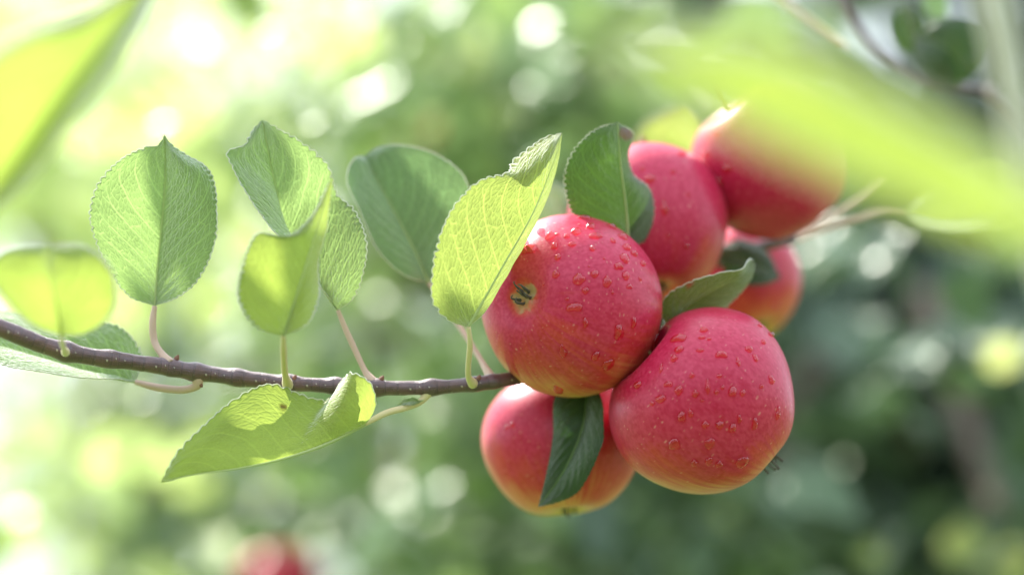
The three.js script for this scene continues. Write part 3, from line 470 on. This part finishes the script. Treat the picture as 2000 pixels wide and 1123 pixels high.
leaf(branch, { label: 'small green leaf with a brown edge wedged between two front apples', seed: 10, margin: 0.00018, mat: M.leafLime, ribMat: M.vein, rib: 0.0008, teeth: 18, saw: 0.0009, spots: [[1345, 552, 14, [2.2, 0.35, 0.5]]],
  mid: [[1318, 648, -0.03], [1338, 602, -0.024], [1390, 568, -0.02], [1440, 540, -0.022], [1470, 507, -0.03]],
  left: [[1318, 648, -0.03], [1292, 615, -0.022], [1300, 580, -0.016], [1345, 552, -0.010], [1400, 534, -0.008], [1448, 528, -0.010], [1463, 508, -0.02], [1470, 507, -0.03]],
  right: [[1318, 648, -0.03], [1352, 636, -0.034], [1406, 608, -0.036], [1450, 570, -0.036], [1472, 532, -0.034], [1470, 507, -0.03]] });
leaf(branch, { label: 'dark green pointed leaf hanging in front of the lowest apple', seed: 11, mat: M.leafDark, ribMat: M.veinDark, saw: 0.0004,
  mid: [[1150, 745, -0.03], [1136, 840, -0.02], [1098, 925, -0.018], [1051, 990, -0.018]],
  left: [[1150, 745, -0.03], [1087, 770, -0.026], [1080, 850, -0.022], [1068, 922, -0.019], [1051, 990, -0.018]],
  right: [[1150, 745, -0.03], [1178, 785, -0.016], [1178, 850, -0.010], [1162, 905, -0.010], [1126, 962, -0.014], [1090, 980, -0.016], [1051, 990, -0.018]] });
leaf(branch, { label: 'blurred dark leaf in front of the farthest apple', seed: 12, mat: M.leafDark, ribMat: M.veinDark,
  mid: [[1400, 490, -0.10], [1460, 508, -0.10], [1524, 543, -0.10]], left: [[1400, 490, -0.10], [1440, 468, -0.11], [1495, 488, -0.11], [1524, 543, -0.10]], right: [[1400, 490, -0.10], [1425, 548, -0.095], [1490, 556, -0.095], [1524, 543, -0.10]] });
leaf(branch, { label: 'blurred pale leaf behind the front apple, left of the dark folded leaf', seed: 13, mat: M.leafMid,
  mid: [[1120, 460, -0.10], [1090, 400, -0.11], [1060, 350, -0.11]], left: [[1120, 460, -0.10], [1060, 450, -0.10], [1030, 400, -0.10], [1060, 350, -0.11]], right: [[1120, 460, -0.10], [1130, 420, -0.11], [1110, 370, -0.12], [1060, 350, -0.11]] });
leaf(branch, { label: 'yellow blurred leaf rising behind the two upper apples', seed: 14, margin: 0.0003, mat: M.leafGlow,
  mid: [[1330, 330, -0.16], [1290, 260, -0.16], [1340, 200, -0.15]], left: [[1330, 330, -0.16], [1250, 300, -0.16], [1250, 250, -0.16], [1340, 200, -0.15]], right: [[1330, 330, -0.16], [1370, 290, -0.17], [1370, 240, -0.16], [1340, 200, -0.15]] });

// leaves of the branch that hangs nearer to the camera, outside the frame
const f1 = thing('apple_leaf', 'large yellow green leaf blurred across the upper right corner, nearest to the camera', 'leaf', P(2200, 430, 0.43));
leaf(f1, { name: 'blade', seed: 20, margin: 0.0013, mat: M.leafFront, rib: 0.0008, saw: 0.0004,
  mid: [[2200, 450, 0.43], [1900, 330, 0.44], [1600, 205, 0.44], [1130, 70, 0.44]],
  left: [[2200, 440, 0.43], [2050, 480, 0.434], [1750, 388, 0.436], [1450, 252, 0.437], [1130, 70, 0.44]],
  right: [[2200, 450, 0.43], [2080, 400, 0.452], [1850, 252, 0.456], [1520, 92, 0.452], [1130, 70, 0.44]] });
const f2 = thing('apple_leaf', 'bright yellow leaf blurred in the upper left corner', 'leaf', P(330, -80, 0.18));
leaf(f2, { name: 'blade', seed: 21, margin: 0.0015, mat: M.leafFront, rib: 0.0008,
  mid: [[330, -80, 0.17], [200, 80, 0.18], [90, 220, 0.18], [-40, 420, 0.17]],
  left: [[330, -80, 0.17], [170, 30, 0.19], [30, 80, 0.215], [-80, 170, 0.22], [-110, 300, 0.2], [-40, 420, 0.17]],
  right: [[330, -80, 0.17], [250, 90, 0.195], [140, 230, 0.20], [45, 355, 0.19], [-40, 420, 0.17]] });

// the branch above the frame, whose leaves throw the dappled shade
const f3 = thing('apple_branch', 'leafy branch just above the top edge that throws dappled shade', 'branch', P(700, 400, -0.1).addScaledVector(SUN, 0.76));
part('stem', sweep([[-300, 300], [100, 400], [500, 340], [900, 420], [1400, 380]].map(([x, y]) => P(x, y, -0.05).addScaledVector(SUN, 0.78)), t => 0.0025, { seg: 40, rad: 10, bump: 0.08, freq: 60, origin: f3.position }), twigMat, f3);
const SIDE = V(0, 1, 0).cross(SUN).normalize(), ALONG = SUN.clone().cross(SIDE).normalize();
for (const [x, y, z, far, wide, long, turn] of [[400, 440, 0.006, 0.7, 0.02, 0.042, 0.1], [478, 285, 0, 0.66, 0.018, 0.03, 0.5], [770, 400, -0.045, 0.7, 0.024, 0.036, -0.4], [430, 905, 0.024, 0.8, 0.017, 0.04, 1.25], [230, 660, -0.02, 0.75, 0.018, 0.03, 0.4]]) {
  const c = P(x, y, z).addScaledVector(SUN, far), a = ALONG.clone().multiplyScalar(Math.cos(turn)).addScaledVector(SIDE, Math.sin(turn)), b = a.clone().cross(SUN);
  const g = LEAVES[0].clone(); g.translate(0, 0, -0.5); const m = part('leaf', g, shadeMat, f3);
  m.matrixAutoUpdate = true; m.quaternion.setFromRotationMatrix(new THREE.Matrix4().makeBasis(b.clone().normalize(), SUN, a.clone().normalize().negate().negate())); m.scale.set(wide / 0.36, 0.04, long * 2); m.position.copy(c).sub(f3.position);
}

// the branch beyond, at upper right
const b2 = thing('apple_branch', 'grey blurred branch at the right edge with wet leaves at upper right', 'branch', P(2020, 420, -0.2));
part('stem', sweep([P(2120, 620, -0.2), P(2060, 420, -0.2), P(2010, 250, -0.2), P(1930, 175, -0.2)], t => lerp(0.006, 0.004, t), { seg: 40, rad: 14, bump: 0.1, freq: 60, origin: b2.position, uvLen: 0.05 }), twigMat, b2);
part('twig', sweep([P(1636, -40, -0.2), P(1662, 25, -0.2), P(1700, 90, -0.2), P(1800, 160, -0.2), P(1935, 178, -0.2)], t => 0.0018, { seg: 30, rad: 10, bump: 0.1, freq: 90, origin: b2.position }), twigMat, b2);
part('shoot', sweep([P(1490, -40, -0.2), P(1540, 10, -0.2), P(1590, 50, -0.2), P(1650, 95, -0.19)], t => 0.0016, { seg: 30, rad: 10, bump: 0.06, freq: 90, origin: b2.position }), M.petioleGreen, b2);
const b3 = thing('branch', 'pale stem blurred in front along the right edge', 'branch', P(2010, 420, 0.3));
part('stem', sweep([P(2060, 560, 0.3), P(2010, 330, 0.3), P(1975, 150, 0.3), P(1925, -80, 0.3)], t => 0.0042, { seg: 40, rad: 14, bump: 0.1, freq: 60, origin: b3.position, uvLen: 0.05 }), new THREE.MeshPhysicalMaterial({ color: new THREE.Color().setRGB(0.5, 0.48, 0.36), roughness: 0.6, sheen: 0.5, sheenColor: new THREE.Color(1, 1, 1) }), b3);
leaf(b2, { label: 'wet translucent leaf right of the upper right apple', seed: 30, mat: M.leafGlow, petMat: M.petiolePink, pr: 0.001,
  mid: [[1770, 410, -0.14], [1850, 425, -0.14], [1940, 405, -0.14], [2040, 370, -0.14]], left: [[1770, 410, -0.14], [1830, 350, -0.15], [1950, 320, -0.15], [2040, 370, -0.14]], right: [[1770, 410, -0.14], [1800, 440, -0.13], [1900, 448, -0.125], [1990, 430, -0.13], [2040, 370, -0.14]],
  petiole: [[1770, 410, -0.14], [1730, 408, -0.14], [1680, 425, -0.13], [1610, 448, -0.125], [1550, 466, -0.12]] });
part('stalk', sweep([P(1548, 466, -0.12), P(1620, 425, -0.125), P(1680, 385, -0.13), P(1730, 340, -0.135)], t => 0.0012 - 0.0004 * t, { seg: 24, rad: 8, bump: 0.06, freq: 90, origin: b2.position }), M.petiolePink, b2);
leaf(b2, { label: 'small green leaf lit through at the top right', seed: 31, mat: M.leafGreen, ribMat: M.vein,
  mid: [[1800, 120, -0.17], [1780, 70, -0.17], [1765, 10, -0.17]], left: [[1800, 120, -0.17], [1745, 85, -0.17], [1738, 40, -0.17], [1765, 10, -0.17]], right: [[1800, 120, -0.17], [1812, 80, -0.165], [1800, 30, -0.165], [1765, 10, -0.17]] });
leaf(b2, { label: 'dark bluish leaf at the top right', seed: 32, mat: M.leafDark, ribMat: M.veinDark,
  mid: [[1785, 70, -0.165], [1850, 95, -0.15], [1895, 155, -0.15]], left: [[1785, 70, -0.165], [1850, 34, -0.15], [1934, 58, -0.14], [1926, 115, -0.14], [1895, 155, -0.15]], right: [[1785, 70, -0.165], [1795, 140, -0.16], [1850, 172, -0.155], [1895, 155, -0.15]] });
leaf(b2, { label: 'pale leaf end hanging from the top edge above the dark leaves', seed: 33, mat: M.leafMid,
  mid: [[1820, -60, -0.2], [1825, 0, -0.2], [1835, 50, -0.2]], left: [[1820, -60, -0.2], [1800, 0, -0.2], [1812, 30, -0.2], [1835, 50, -0.2]], right: [[1820, -60, -0.2], [1850, 0, -0.2], [1850, 30, -0.2], [1835, 50, -0.2]] });

renderer.render(scene, camera);
